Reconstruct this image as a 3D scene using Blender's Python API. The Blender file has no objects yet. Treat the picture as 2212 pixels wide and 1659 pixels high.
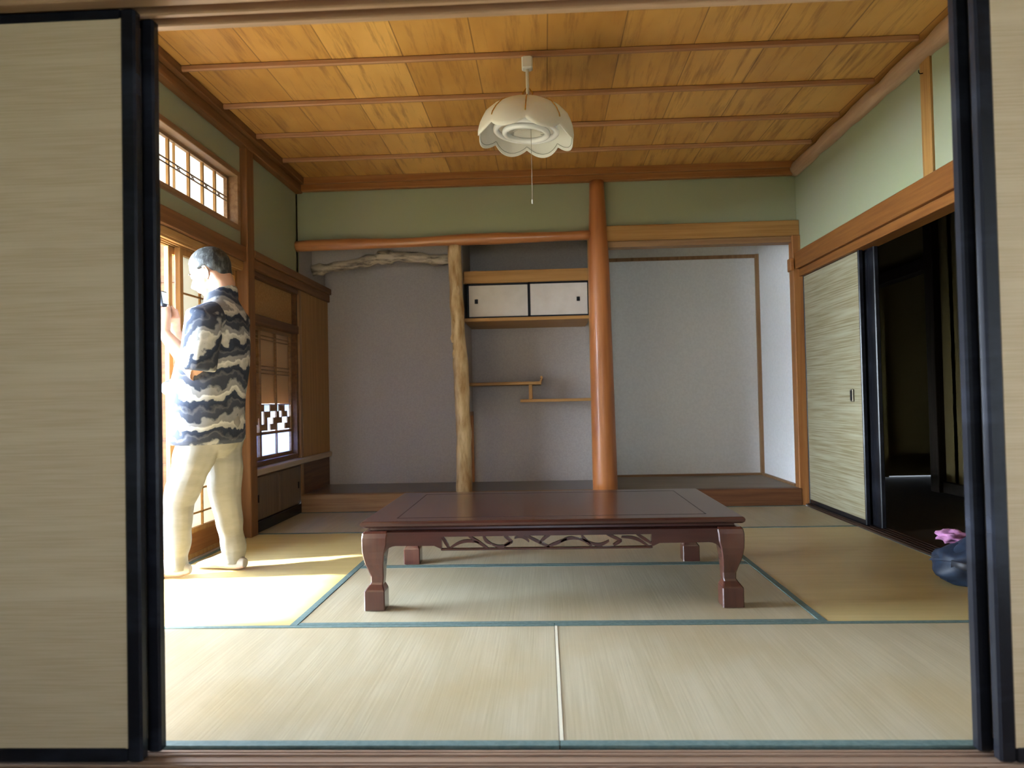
import bpy, math, random
from mathutils import Vector, Matrix, noise
random.seed(7)
SC = bpy.context.scene
# ------------------------------------------------------------------ camera, world, sun, exposure
def axes(yaw, pitch, roll):
    r = Vector((math.cos(yaw), math.sin(yaw), 0)); f = Vector((-math.sin(yaw), math.cos(yaw), 0)); u = Vector((0, 0, 1))
    f2 = f*math.cos(pitch)+u*math.sin(pitch); u2 = u*math.cos(pitch)-f*math.sin(pitch)
    r3 = r*math.cos(roll)+u2*math.sin(roll); u3 = u2*math.cos(roll)-r*math.sin(roll)
    return r3, u3, f2
FPX = 1591.3
CAM = Vector((-.0177, -1.7638, .8229))
CR, CU, CF = axes(.04388, .02131, -.02122)
cd = bpy.data.cameras.new('camera'); cam = bpy.data.objects.new('camera', cd); SC.collection.objects.link(cam)
cd.sensor_width = 36; cd.lens = FPX/2212*36; cd.clip_start = .05
cd.dof.use_dof = True; cd.dof.focus_distance = 3.6; cd.dof.aperture_fstop = 3.2
M3 = Matrix((CR, CU, -CF)).transposed()
cam.matrix_world = Matrix.Translation(CAM) @ M3.to_4x4()
SC.camera = cam
def at(px, py, Y):
    """the world point a sight line through a photo pixel reaches at depth Y (used only to measure the figure)"""
    d = CR*((px-1106)/FPX)-CU*((py-829.5)/FPX)+CF
    return CAM+d*((Y-CAM.y)/d.y)
SC.view_settings.view_transform = 'Standard'; SC.view_settings.look = 'None'
SC.view_settings.gamma = 1; SC.view_settings.use_curve_mapping = False
SC.view_settings.exposure = 0.32
w = bpy.data.worlds.new('sky'); SC.world = w; w.use_nodes = True
nt = w.node_tree; bg = nt.nodes['Background']
tc = nt.nodes.new('ShaderNodeTexCoord'); sep = nt.nodes.new('ShaderNodeSeparateXYZ'); rp = nt.nodes.new('ShaderNodeValToRGB')
nt.links.new(tc.outputs['Generated'], sep.inputs[0]); nt.links.new(sep.outputs['Z'], rp.inputs[0]); nt.links.new(rp.outputs[0], bg.inputs[0])
rp.color_ramp.elements[0].position = .0; rp.color_ramp.elements[0].color = (.82, .94, 1.06, 1)
rp.color_ramp.elements[1].position = .5; rp.color_ramp.elements[1].color = (.55, .72, 1.0, 1)
# the sky is far brighter on the sunny garden side (-x) and towards the horizon
mr = nt.nodes.new('ShaderNodeMapRange'); mr.interpolation_type = 'SMOOTHSTEP'
mr.inputs['From Min'].default_value = -.85; mr.inputs['From Max'].default_value = -.36; mr.inputs['To Min'].default_value = 122.0; mr.inputs['To Max'].default_value = 10.0
nt.links.new(sep.outputs['X'], mr.inputs[0])
mh = nt.nodes.new('ShaderNodeMapRange'); mh.inputs['From Min'].default_value = .12; mh.inputs['From Max'].default_value = .42; mh.inputs['To Min'].default_value = 1.0; mh.inputs['To Max'].default_value = .10
nt.links.new(sep.outputs['Z'], mh.inputs[0])
mm_ = nt.nodes.new('ShaderNodeMath'); mm_.operation = 'MULTIPLY'; nt.links.new(mr.outputs[0], mm_.inputs[0]); nt.links.new(mh.outputs[0], mm_.inputs[1]); nt.links.new(mm_.outputs[0], bg.inputs[1])
sd = bpy.data.lights.new('sun', 'SUN'); sd.energy = 30; sd.angle = math.radians(2.5); sd.color = (1, .98, .95)
sun = bpy.data.objects.new('sun', sd); SC.collection.objects.link(sun)
sun.rotation_euler = Vector((1, .24, -1.02)).to_track_quat('-Z', 'Y').to_euler()
def portal(name, loc, rot, sx, sy):
    l = bpy.data.lights.new(name, 'AREA'); l.shape = 'RECTANGLE'; l.size = sx; l.size_y = sy; l.cycles.is_portal = True
    o = bpy.data.objects.new(name, l); SC.collection.objects.link(o); o.location = loc; o.rotation_euler = rot
portal('sky_portal_garden', (-2.96, 1.52, .93), (math.pi/2, 0, -math.pi/2), 1.95, 2.1)
portal('sky_portal_front_room', (-.15, -4.06, .97), (math.pi/2, 0, 0), 1.4, 1.35)
portal('sky_portal_bay', (-2.08, 3.4, .8), (math.pi/2, 0, -math.pi/2), .95, 1.1)

# ------------------------------------------------------------------ mesh helper
class MB:
    def __init__(s): s.v = []; s.f = []; s.mi = []; s.sm = []
    def face(s, idx, mi=0, sm=False): s.f.append(tuple(idx)); s.mi.append(mi); s.sm.append(sm)
    def box(s, x0, x1, y0, y1, z0, z1, mi=0, ch=0.0):
        x0, x1 = min(x0, x1), max(x0, x1); y0, y1 = min(y0, y1), max(y0, y1); z0, z1 = min(z0, z1), max(z0, z1)
        if ch > 0:
            c = min(ch, (x1-x0)*.3, (y1-y0)*.3, (z1-z0)*.3)
            L = [(z0, c), (z0+c, 0), (z1-c, 0), (z1, c)]
            b = len(s.v)
            for z, i in L:
                a = c+i if i == 0 else c
                e = i
                X0, X1, Y0, Y1 = x0+e, x1-e, y0+e, y1-e
                for p in ((X0+c, Y0), (X1-c, Y0), (X1, Y0+c), (X1, Y1-c), (X1-c, Y1), (X0+c, Y1), (X0, Y1-c), (X0, Y0+c)):
                    s.v.append((p[0], p[1], z))
            for k in range(3):
                for j in range(8):
                    s.face((b+k*8+j, b+k*8+(j+1) % 8, b+(k+1)*8+(j+1) % 8, b+(k+1)*8+j), mi)
            s.face([b+j for j in range(7, -1, -1)], mi); s.face([b+24+j for j in range(8)], mi)
            return s
        b = len(s.v)
        s.v += [(x, y, z) for z in (z0, z1) for y in (y0, y1) for x in (x0, x1)]
        for q in ((0, 2, 3, 1), (4, 5, 7, 6), (0, 1, 5, 4), (2, 6, 7, 3), (0, 4, 6, 2), (1, 3, 7, 5)): s.face([b+i for i in q], mi)
        return s
    def rings(s, rings, mi=0, cap=True, sm=True, closed=False):
        b = len(s.v); n = len(rings[0]); k = len(rings)
        for r in rings: s.v += [tuple(p) for p in r]
        for i in range(k if closed else k-1):
            a, c = b+i*n, b+((i+1) % k)*n
            for j in range(n): s.face((a+j, a+(j+1) % n, c+(j+1) % n, c+j), mi, sm)
        if cap and not closed:
            s.face([b+j for j in range(n-1, -1, -1)], mi, False); s.face([b+(k-1)*n+j for j in range(n)], mi, False)
        return s
    def tube(s, pts, rad, n=12, mi=0, cap=True, flat=1.0, up=None, jit=0, closed=False):
        P = [Vector(p) for p in pts]; R = rad if isinstance(rad, (list, tuple)) else [rad]*len(P)
        rs = []; u0 = Vector(up) if up else None
        for i, p in enumerate(P):
            if closed: t = P[(i+1) % len(P)]-P[i-1]
            else: t = P[min(i+1, len(P)-1)]-P[max(i-1, 0)]
            t.normalize()
            if u0 is None or i == 0 and not up:
                a = Vector((0, 0, 1)) if abs(t.z) < .9 else Vector((1, 0, 0)); u0 = a
            u = (u0-t*u0.dot(t)).normalized(); v = t.cross(u); 
            if not up: u0 = u
            r = R[i]; r1, r2 = r if isinstance(r, (tuple, list)) else (r, r*flat)
            ring = []
            for j in range(n):
                a = 2*math.pi*j/n; q = u*(math.cos(a)*r1)+v*(math.sin(a)*r2)
                if jit: q *= 1+jit*noise.noise((p+q)*9)+jit*.6*noise.noise(Vector((a*3, i*.13, 2)))
                ring.append(p+q)
            rs.append(ring)
        return s.rings(rs, mi, cap, closed=closed)
    def lathe(s, prof, c=(0, 0, 0), n=32, mi=0, cap=False):
        rs = [[(c[0]+r*math.cos(2*math.pi*j/n), c[1]+r*math.sin(2*math.pi*j/n), c[2]+z) for j in range(n)] for r, z in prof]
        return s.rings(rs, mi, cap)
    def prism(s, poly, axis, a0, a1, mi=0, sm=False):
        def P(p, a): return {0: (a, p[0], p[1]), 1: (p[0], a, p[1]), 2: (p[0], p[1], a)}[axis]
        return s.rings([[P(p, a0) for p in poly], [P(p, a1) for p in poly]], mi, True, sm)
ORG = {}
def build(name, mb, mats, parent=None, loc=None):
    o0 = Vector(loc) if loc is not None else (ORG[parent.name] if parent else Vector((0, 0, 0)))
    me = bpy.data.meshes.new(name)
    me.from_pydata([tuple(Vector(v)-o0) for v in mb.v], [], mb.f)
    ms = mats if isinstance(mats, (list, tuple)) else [mats]
    for m in ms: me.materials.append(m)
    me.polygons.foreach_set('material_index', mb.mi); me.polygons.foreach_set('use_smooth', mb.sm)
    me.update()
    import bmesh
    b = bmesh.new(); b.from_mesh(me); bmesh.ops.recalc_face_normals(b, faces=b.faces); b.to_mesh(me); b.free()
    ob = bpy.data.objects.new(name, me); SC.collection.objects.link(ob)
    if parent: ob.parent = parent; ob.location = o0-ORG[parent.name]
    else: ob.location = o0
    ORG[ob.name] = o0
    return ob
def tag(o, label, cat, group=None, kind=None):
    o['label'] = label; o['category'] = cat
    if group: o['group'] = group
    if kind: o['kind'] = kind
    return o
def thing(name, loc, label, cat, group=None, kind=None):
    o = bpy.data.objects.new(name, None); SC.collection.objects.link(o); o.location = loc; ORG[o.name] = Vector(loc)
    o.empty_display_size = .1
    return tag(o, label, cat, group, kind)
def struct(name, mb, mats, label, cat='wall'):
    return tag(build(name, mb, mats), label, cat, None, 'structure')

# ------------------------------------------------------------------ materials
def mat(name, col, rough=.6, spec=.3, metal=0, coat=0, tex=None, bump=0, **kw):
    """tex = (kind, scale vec, colour2, lo, hi) mixes a stretched noise into the base colour"""
    m = bpy.data.materials.new(name); m.use_nodes = True; n = m.node_tree.nodes; L = m.node_tree.links
    b = n['Principled BSDF']; b.inputs['Base Color'].default_value = (*col, 1); b.inputs['Roughness'].default_value = rough
    b.inputs['Specular IOR Level'].default_value = spec; b.inputs['Metallic'].default_value = metal; b.inputs['Coat Weight'].default_value = coat
    b.inputs['Coat Roughness'].default_value = .08
    if tex:
        kind, sc, c2, lo, hi = tex
        t = n.new('ShaderNodeTexCoord'); mp = n.new('ShaderNodeMapping'); mp.inputs['Scale'].default_value = sc
        L.new(t.outputs['Object'], mp.inputs[0])
        x = n.new('ShaderNodeTexNoise'); x.inputs['Scale'].default_value = 1; x.inputs['Detail'].default_value = 5; x.inputs['Roughness'].default_value = .6
        L.new(mp.outputs[0], x.inputs['Vector'])
        r = n.new('ShaderNodeMapRange'); r.inputs['From Min'].default_value = lo; r.inputs['From Max'].default_value = hi
        L.new(x.outputs['Fac'], r.inputs['Value'])
        mx = n.new('ShaderNodeMix'); mx.data_type = 'RGBA'; mx.inputs['A'].default_value = (*col, 1); mx.inputs['B'].default_value = (*c2, 1)
        L.new(r.outputs[0], mx.inputs['Factor']); L.new(mx.outputs['Result'], b.inputs['Base Color'])
        m['mix'] = mx.name
        if bump:
            bp = n.new('ShaderNodeBump'); bp.inputs['Strength'].default_value = bump; bp.inputs['Distance'].default_value = .004
            L.new(x.outputs['Fac'], bp.inputs['Height']); L.new(bp.outputs[0], b.inputs['Normal'])
    return m
def wood(name, c1, c2, axis, rough=.5, spec=.25, coat=0, f=42, bump=.15):
    sc = [f, f, f]; sc[axis] = 1.6
    return mat(name, c1, rough, spec, 0, coat, ('n', sc, c2, .35, .68), bump)
def paper(name, col, trans=.5):
    m = bpy.data.materials.new(name); m.use_nodes = True; n = m.node_tree.nodes; L = m.node_tree.links
    n.remove(n['Principled BSDF']); o = n['Material Output']
    d = n.new('ShaderNodeBsdfDiffuse'); t = n.new('ShaderNodeBsdfTranslucent'); x = n.new('ShaderNodeMixShader')
    d.inputs[0].default_value = (*col, 1); t.inputs[0].default_value = (*col, 1); x.inputs[0].default_value = trans
    tc = n.new('ShaderNodeTexCoord'); ns = n.new('ShaderNodeTexNoise'); ns.inputs['Scale'].default_value = 30; bp = n.new('ShaderNodeBump'); bp.inputs['Strength'].default_value = .05
    L.new(tc.outputs['Object'], ns.inputs['Vector']); L.new(ns.outputs['Fac'], bp.inputs['Height']); L.new(bp.outputs[0], d.inputs['Normal'])
    L.new(d.outputs[0], x.inputs[1]); L.new(t.outputs[0], x.inputs[2]); L.new(x.outputs[0], o.inputs[0])
    return m
RED = ((.35, .15, .045), (.24, .088, .024))
W_red = [wood('red_brown_wood_%s' % a, RED[0], RED[1], i) for i, a in enumerate('xyz')]
W_gold = [wood('honey_wood_%s' % a, (.42, .225, .07), (.30, .145, .04), i) for i, a in enumerate('xyz')]
W_dark = [wood('dark_brown_wood_%s' % a, (.16, .075, .03), (.09, .04, .018), i) for i, a in enumerate('xyz')]
W_mid = [wood('mid_brown_wood_%s' % a, (.33, .19, .09), (.21, .11, .05), i) for i, a in enumerate('xyz')]
W_pale = [wood('pale_sill_wood_%s' % a, (.50, .40, .30), (.36, .27, .19), i) for i, a in enumerate('xyz')]
W_rail = wood('orange_brown_rail_wood', (.24, .095, .022), (.16, .055, .013), 1)
M_log = wood('polished_red_log', (.46, .17, .05), (.33, .11, .03), 2, .42, .4, .08, 22)
W_left_shade = [wood('left_shaded_wood_%s' % a, (.22, .10, .035), (.15, .062, .02), i) for i, a in enumerate('xyz')]  # brown wood darkened so its colour carries the left side's shade
M_logx = wood('polished_round_beam', (.52, .22, .08), (.36, .13, .04), 0, .3, .5, .3, 22)
M_peel = wood('peeled_pink_log', (.52, .33, .20), (.36, .21, .12), 1, .4, .4, .1, 26)
M_cedar = mat('rough_cedar', (.66, .50, .28), .55, .3, 0, 0, ('n', (20, 20, 4), (.30, .16, .05), .40, .68), .5)
M_branch = mat('gnarled_grey_branch', (.58, .47, .34), .7, .2, 0, 0, ('n', (5, 24, 24), (.13, .10, .08), .46, .64), .8)
M_green = mat('moss_green_plaster', (.325, .36, .215), .95, .1, 0, 0, ('n', (1.3, 1.3, 1.3), (.34, .34, .24), .3, .7), 0)
M_alcove = mat('grey_brown_plaster', (.45, .405, .375), .95, .1, 0, 0, ('n', (90, 90, 90), (.41, .365, .34), .4, .6), .1)
M_white = mat('white_wallpaper', (.84, .85, .86), .9, .15, 0, 0, ('n', (60, 60, 60), (.79, .80, .81), .4, .6), .05)
M_black = mat('black_lacquer', (.008, .008, .010), .25, .16, 0, .0, ('n', (3, 3, 8), (.022, .024, .032), .5, .8), 0)
M_paper = paper('shoji_paper', (.70, .66, .56), .30)
M_tan = mat('shutter_board_tan', (.62, .42, .24), .7, .2, 0, 0, ('n', (3, 30, 1.2), (.50, .32, .17), .35, .65), 0)
M_brass = mat('brass', (.70, .47, .14), .25, .5, 1)
M_whiteplastic = mat('white_plastic', (.78, .77, .72), .35, .4)
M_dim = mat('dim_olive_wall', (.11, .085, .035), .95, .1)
def straw(name, c1, c2, c3, sx, sz, axis_h=0):
    m = mat(name, c1, .75, .2); n = m.node_tree.nodes; L = m.node_tree.links; b = n['Principled BSDF']
    t = n.new('ShaderNodeTexCoord')
    def ns(sc, det=3):
        mp = n.new('ShaderNodeMapping'); mp.inputs['Scale'].default_value = sc; x = n.new('ShaderNodeTexNoise'); x.inputs['Scale'].default_value = 1; x.inputs['Detail'].default_value = det
        L.new(t.outputs['Object'], mp.inputs[0]); L.new(mp.outputs[0], x.inputs['Vector']); return x
    a = ns((sx, sx, sz)); c = ns((1.2, 1.2, 22), 4)
    mx = n.new('ShaderNodeMix'); mx.data_type = 'RGBA'; mx.inputs['A'].default_value = (*c1, 1); mx.inputs['B'].default_value = (*c2, 1)
    r = n.new('ShaderNodeMapRange'); r.inputs['From Min'].default_value = .38; r.inputs['From Max'].default_value = .62; L.new(a.outputs['Fac'], r.inputs[0]); L.new(r.outputs[0], mx.inputs['Factor'])
    my = n.new('ShaderNodeMix'); my.data_type = 'RGBA'; my.inputs['B'].default_value = (*c3, 1)
    r2 = n.new('ShaderNodeMapRange'); r2.inputs['From Min'].default_value = .5; r2.inputs['From Max'].default_value = .75; L.new(c.outputs['Fac'], r2.inputs[0]); L.new(r2.outputs[0], my.inputs['Factor'])
    L.new(mx.outputs['Result'], my.inputs['A']); L.new(my.outputs['Result'], b.inputs['Base Color'])
    bp = n.new('ShaderNodeBump'); bp.inputs['Strength'].default_value = .2; bp.inputs['Distance'].default_value = .002; L.new(a.outputs['Fac'], bp.inputs['Height']); L.new(bp.outputs[0], b.inputs['Normal'])
    return m
M_straw = straw('woven_straw_panel', (.57, .445, .275), (.50, .38, .225), (.61, .485, .31), 5, 260)
M_straw2 = straw('pale_woven_grass_panel', (.33, .30, .20), (.22, .185, .10), (.36, .335, .23), 2.2, 120)
def tatami(name, ax, c1=(.49, .425, .29), c2=(.40, .34, .215)):
    """rush cords run along axis ax; the sheen is stretched across them"""
    m = mat(name, c1, .5, .5); n = m.node_tree.nodes; L = m.node_tree.links; b = n['Principled BSDF']
    t = n.new('ShaderNodeTexCoord')
    def ns(sc, det=2):
        mp = n.new('ShaderNodeMapping'); mp.inputs['Scale'].default_value = sc; x = n.new('ShaderNodeTexNoise'); x.inputs['Scale'].default_value = 1; x.inputs['Detail'].default_value = det
        L.new(t.outputs['Object'], mp.inputs[0]); L.new(mp.outputs[0], x.inputs['Vector']); return x
    f = [2.5, 2.5, 1]; f[1-ax] = 130; g = [1.2, 1.2, 1]; g[1-ax] = 14
    a = ns(f); c = ns(g, 4); d = ns((2.0, 2.0, 1), 3)
    mx = n.new('ShaderNodeMix'); mx.data_type = 'RGBA'; mx.inputs['A'].default_value = (*c1, 1); mx.inputs['B'].default_value = (*c2, 1)
    ad = n.new('ShaderNodeMath'); ad.operation = 'ADD'; L.new(a.outputs['Fac'], ad.inputs[0]); L.new(c.outputs['Fac'], ad.inputs[1])
    r = n.new('ShaderNodeMapRange'); r.inputs['From Min'].default_value = .8; r.inputs['From Max'].default_value = 1.25; L.new(ad.outputs[0], r.inputs[0]); L.new(r.outputs[0], mx.inputs['Factor'])
    my = n.new('ShaderNodeMix'); my.data_type = 'RGBA'; my.inputs['B'].default_value = (c1[0]*.84, c1[1]*.78, c1[2]*.66, 1)
    r2 = n.new('ShaderNodeMapRange'); r2.inputs['From Min'].default_value = .48; r2.inputs['From Max'].default_value = .75; L.new(d.outputs['Fac'], r2.inputs[0]); L.new(r2.outputs[0], my.inputs['Factor'])
    L.new(mx.outputs['Result'], my.inputs['A']); L.new(my.outputs['Result'], b.inputs['Base Color'])
    bp = n.new('ShaderNodeBump'); bp.inputs['Strength'].default_value = .25; bp.inputs['Distance'].default_value = .002; L.new(a.outputs['Fac'], bp.inputs['Height']); L.new(bp.outputs[0], b.inputs['Normal'])
    b.inputs['Anisotropic'].default_value = .85; b.inputs['Roughness'].default_value = .42; b.inputs['Specular IOR Level'].default_value = .9
    tg = n.new('ShaderNodeCombineXYZ'); tg.inputs[ax].default_value = 1; L.new(tg.outputs[0], b.inputs['Tangent'])
    return m
T_x = tatami('tatami_rush_crosswise', 0, (.58, .455, .20), (.49, .37, .14))
T_y = tatami('tatami_rush_lengthwise', 1)
M_heri = mat('blue_green_edging_cloth', (.085, .135, .125), .7, .3, 0, 0, ('n', (60, 60, 60), (.125, .18, .165), .4, .6))
M_thread = mat('white_mat_edge', (.66, .60, .45), .8, .2)
# ceiling boards: joints every 0.36 m along x, each board its own tone, grain along y
def ceil_mat():
    m = mat('cedar_ceiling_boards', (.60, .33, .10), .5, .35); n = m.node_tree.nodes; L = m.node_tree.links; b = n['Principled BSDF']
    t = n.new('ShaderNodeTexCoord'); s = n.new('ShaderNodeSeparateXYZ'); L.new(t.outputs['Object'], s.inputs[0])
    def mth(op, a, c=None):
        x = n.new('ShaderNodeMath'); x.operation = op
        for i, q in enumerate((a, c)):
            if q is None: continue
            if isinstance(q, (int, float)): x.inputs[i].default_value = q
            else: L.new(q, x.inputs[i])
        return x.outputs[0]
    u = mth('DIVIDE', mth('ADD', s.outputs['X'], 10.05), .36); fl = mth('FLOOR', u); fr = mth('SUBTRACT', u, fl)
    wn = n.new('ShaderNodeTexWhiteNoise'); wn.noise_dimensions = '1D'; L.new(fl, wn.inputs['W'])
    mp = n.new('ShaderNodeMapping'); mp.inputs['Scale'].default_value = (26, 2.0, 1); L.new(t.outputs['Object'], mp.inputs[0])
    g = n.new('ShaderNodeTexNoise'); g.inputs['Scale'].default_value = 1; g.inputs['Detail'].default_value = 6; g.inputs['Roughness'].default_value = .65; L.new(mp.outputs[0], g.inputs['Vector'])
    mp2 = n.new('ShaderNodeMapping'); mp2.inputs['Scale'].default_value = (6, 2.2, 1); L.new(t.outputs['Object'], mp2.inputs[0])
    g2 = n.new('ShaderNodeTexNoise'); g2.inputs['Scale'].default_value = 1; g2.inputs['Detail'].default_value = 3; L.new(mp2.outputs[0], g2.inputs['Vector'])
    v = mth('ADD', mth('MULTIPLY', wn.outputs['Value'], .5), mth('MULTIPLY', g2.outputs['Fac'], .5))
    r = n.new('ShaderNodeValToRGB'); L.new(v, r.inputs[0])
    r.color_ramp.elements[0].position = .2; r.color_ramp.elements[0].color = (.42, .19, .038, 1)
    r.color_ramp.elements[1].position = .8; r.color_ramp.elements[1].color = (.80, .46, .13, 1)
    gr = n.new('ShaderNodeMapRange'); L.new(g.outputs['Fac'], gr.inputs[0]); gr.inputs['From Min'].default_value = .5; gr.inputs['From Max'].default_value = .72; gr.inputs['To Max'].default_value = .8
    mx = n.new('ShaderNodeMix'); mx.data_type = 'RGBA'; L.new(gr.outputs[0], mx.inputs['Factor']); L.new(r.outputs[0], mx.inputs['A']); mx.inputs['B'].default_value = (.24, .10, .025, 1)
    jl = mth('LESS_THAN', fr, .018); m2 = n.new('ShaderNodeMix'); m2.data_type = 'RGBA'; L.new(mth('MULTIPLY', jl, .6), m2.inputs['Factor']); L.new(mx.outputs['Result'], m2.inputs['A']); m2.inputs['B'].default_value = (.12, .05, .015, 1)
    L.new(m2.outputs['Result'], b.inputs['Base Color'])
    return m
M_ceil = ceil_mat()

# ------------------------------------------------------------------ the room shell
YB, XL, XR = 3.82, -1.9, 1.9
TN = [0]
def trim(mb, mats, label, cat='beam'):
    TN[0] += 1
    return struct('trim_%d' % TN[0], mb, mats, label, cat)
m = MB().box(-1.97, 1.97, -.10, 3.82, -.12, -.03); m.box(-1.96, 1.96, -4, -.19, -.12, 0); struct('floor', m, W_dark[0], 'dark subfloor under the mats and floor of the dark side room', 'floor')
m = MB().box(-2.95, -1.96, -4, 2.86, -.12, -.04)
struct('floor_veranda', m, W_pale[1], 'pale worn veranda boards outside the left opening', 'floor')
m = MB().box(-1.95, 1.95, .08, 3.86, 2.55, 2.6)
struct('ceiling', m, M_ceil, 'golden cedar board ceiling with dark joints running away', 'ceiling')
struct('roof', MB().box(-3.3, 4.3, -4.2, 5.8, 2.63, 2.68), W_dark[0], 'roof boards over the house', 'roof')
m = MB().box(-1.97, 1.97, -4, -.02, 2.5, 2.56)
struct('ceiling_front', m, W_gold[1], 'wooden ceiling of the near room above the camera', 'ceiling')
# battens across the ceiling
W_batten = wood('pinkish_batten_wood', (.46, .25, .13), (.36, .17, .08), 0)
for k, y in enumerate((.43, .905, 1.38, 1.86, 2.345, 2.825, 3.3)):
    o = trim(MB().box(-1.84, 1.835, y-.011, y+.011, 2.520, 2.551, 0, .006), W_batten, '%s ceiling batten counted from the tokonoma wall' % ['seventh', 'sixth', 'fifth', 'fourth', 'third', 'second', 'first'][k] if k < 6 else 'thin ceiling batten nearest to the tokonoma wall', 'batten')
# cornices
trim(MB().box(-1.9, 1.9, 3.765, 3.82, 2.455, 2.552, 0, .006).box(-1.9, 1.9, 3.74, 3.766, 2.50, 2.552, 0, .004), W_red[0], 'dark red-brown cornice between ceiling and tokonoma wall', 'cornice')
trim(MB().box(-1.9, -1.845, -.0, 3.8, 2.44, 2.50, 0, .005).box(-1.9, -1.815, 0, 3.8, 2.50, 2.552, 0, .005), W_left_shade[1], 'stepped brown cornice along the left wall', 'cornice')
m = MB(); ys = [i*.05 for i in range(-1, 77)]
for sgy in range(1):
    pts = [(1.893, y, 2.497) for y in ys]; rr = []
    for y in ys:
        d = min(abs(y-b) for b in (.43, .905, 1.38, 1.86, 2.345, 2.825, 3.3)); rr.append(.043+.009*min(1, d/.12))
    m.tube(pts, rr, 16, jit=.03)
trim(m, M_peel, 'pinkish peeled log cornice along the right wall', 'cornice')
# tokonoma wall, upper plaster (front plane y = 3.82)
m = MB().box(-1.95, .40, 3.835, 3.90, 2.07, 2.6).box(.40, 1.95, 3.835, 3.90, 2.09, 2.6)
struct('wall_back', m, M_green, 'moss green plaster band above the tokonoma beams', 'wall')
# alcove back and sides
m = MB()
m.box(-2.0, .42, 4.55, 4.62, 0, 2.62).box(-1.97, -1.905, 3.86, 4.55, 1.70, 2.62)
struct('wall_alcove', m, M_alcove, 'grey-brown plaster back wall of the tokonoma and shelf alcove', 'wall')
m = MB().box(-1.96, 1.95, 3.9, 4.8, 2.30, 2.34)
struct('ceiling_alcove', m, W_mid[0], 'ceiling boards inside the alcoves', 'ceiling')
m = MB().box(-.70, -.635, 3.93, 4.55, .73, 2.3)
struct('wall_alcove_partition', m, M_alcove, 'short plaster partition behind the rough post, open at its foot', 'wall')
trim(MB().box(-.70, -.63, 4.51, 4.549, .12, .73).box(-.70, -.63, 3.93, 4.549, .70, .73), W_red[2], 'red-brown strip framing the low opening in the partition', 'frame')
m = MB().box(.42, .50, 3.93, 4.8, 0, 2.3).box(.42, 1.95, 4.76, 4.82, 0, 2.32).box(1.875, 1.95, 3.88, 4.78, 0, 2.32)
struct('wall_closet', m, M_white, 'off-white papered walls of the deep right-hand recess', 'wall')
trim(MB().box(1.845, 1.875, 4.73, 4.76, .13, 2.05).box(.5, 1.875, 4.745, 4.76, 2.02, 2.05), W_mid[2], 'brown corner and top strip at the back of the white recess', 'strip')
trim(MB().box(.5, 1.875, 4.73, 4.76, .125, .142).box(1.85, 1.875, 3.9, 4.76, .125, .142), W_mid[0], 'thin brown skirting at the foot of the white recess', 'skirting')
m = MB().box(.50, 1.88, 3.83, 4.78, .08, .125)
struct('floor_closet', m, wood('grey_brown_plywood', (.27, .22, .17), (.20, .16, .12), 0, .6), 'grey-brown board floor of the white recess', 'floor')
m = MB().box(-1.97, .46, 3.83, 4.56, .08, .125)
struct('floor_alcove', m, wood('dark_alcove_board', (.10, .065, .045), (.07, .045, .03), 0, .3, .5, .2), 'dark polished floor board of the tokonoma', 'floor')
trim(MB().box(-1.88, .33, 3.76, 3.84, .0, .135, 0, .004), W_mid[0], 'raised step board in front of the tokonoma', 'step')
trim(MB().box(.49, 1.86, 3.76, 3.84, .0, .128, 0, .004), wood('dark_red_step', (.14, .055, .022), (.08, .03, .012), 0), 'red-brown step board in front of the white recess', 'step')
# left wall, upper parts
m = MB().box(-2.0, -1.9, -.05, 2.76, 1.79, 1.915).box(-2.0, -1.9, -.05, 2.76, 2.275, 2.6).box(-2.0, -1.9, -.05, .35, 1.9, 2.3).box(-2.0, -1.9, 2.86, 3.835, 1.80, 2.6).box(-2.0, -1.9, 3.8, 3.86, 1.8, 2.6)
struct('wall_left', m, M_green, 'dim moss green plaster of the left wall above the openings', 'wall')
# right wall
m = MB().box(1.9, 1.98, -.05, 3.84, 1.86, 2.6)
struct('wall_right', m, M_green, 'moss green plaster band above the right sliding panels', 'wall')
# posts (setting)
def trimbox(a, mt, label, cat='post', ch=.004): return trim(MB().box(*a, 0, ch), mt, label, cat)
trimbox((-1.99, -1.855, 2.755, 2.865, -.01, 2.5), W_left_shade[2], 'square brown post between veranda opening and bay window')
trimbox((1.845, 1.955, 3.765, 3.86, .0, 2.0), W_red[2], 'brown corner post between white recess and right panels')
trimbox((.335, .40, 3.80, 3.9, .1, 2.05), W_gold[2], 'slim ochre strip post beside the big red log', 'post')
trimbox((1.885, 1.915, 1.875, 1.965, 1.86, 2.47), W_gold[2], 'ochre upright strip on the right green wall')
trim(MB().tube([(1.884, 1.93, 2.392), (1.87, 1.93, 2.39), (1.862, 1.925, 2.394), (1.858, 1.918, 2.402)], .0025, 6), M_black, 'small bent nail on the ochre upright strip', 'nail')
trimbox((-1.97, -1.885, 3.80, 3.86, .12, 1.74), W_mid[2], 'slim brown post at the left corner of the tokonoma')
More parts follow.
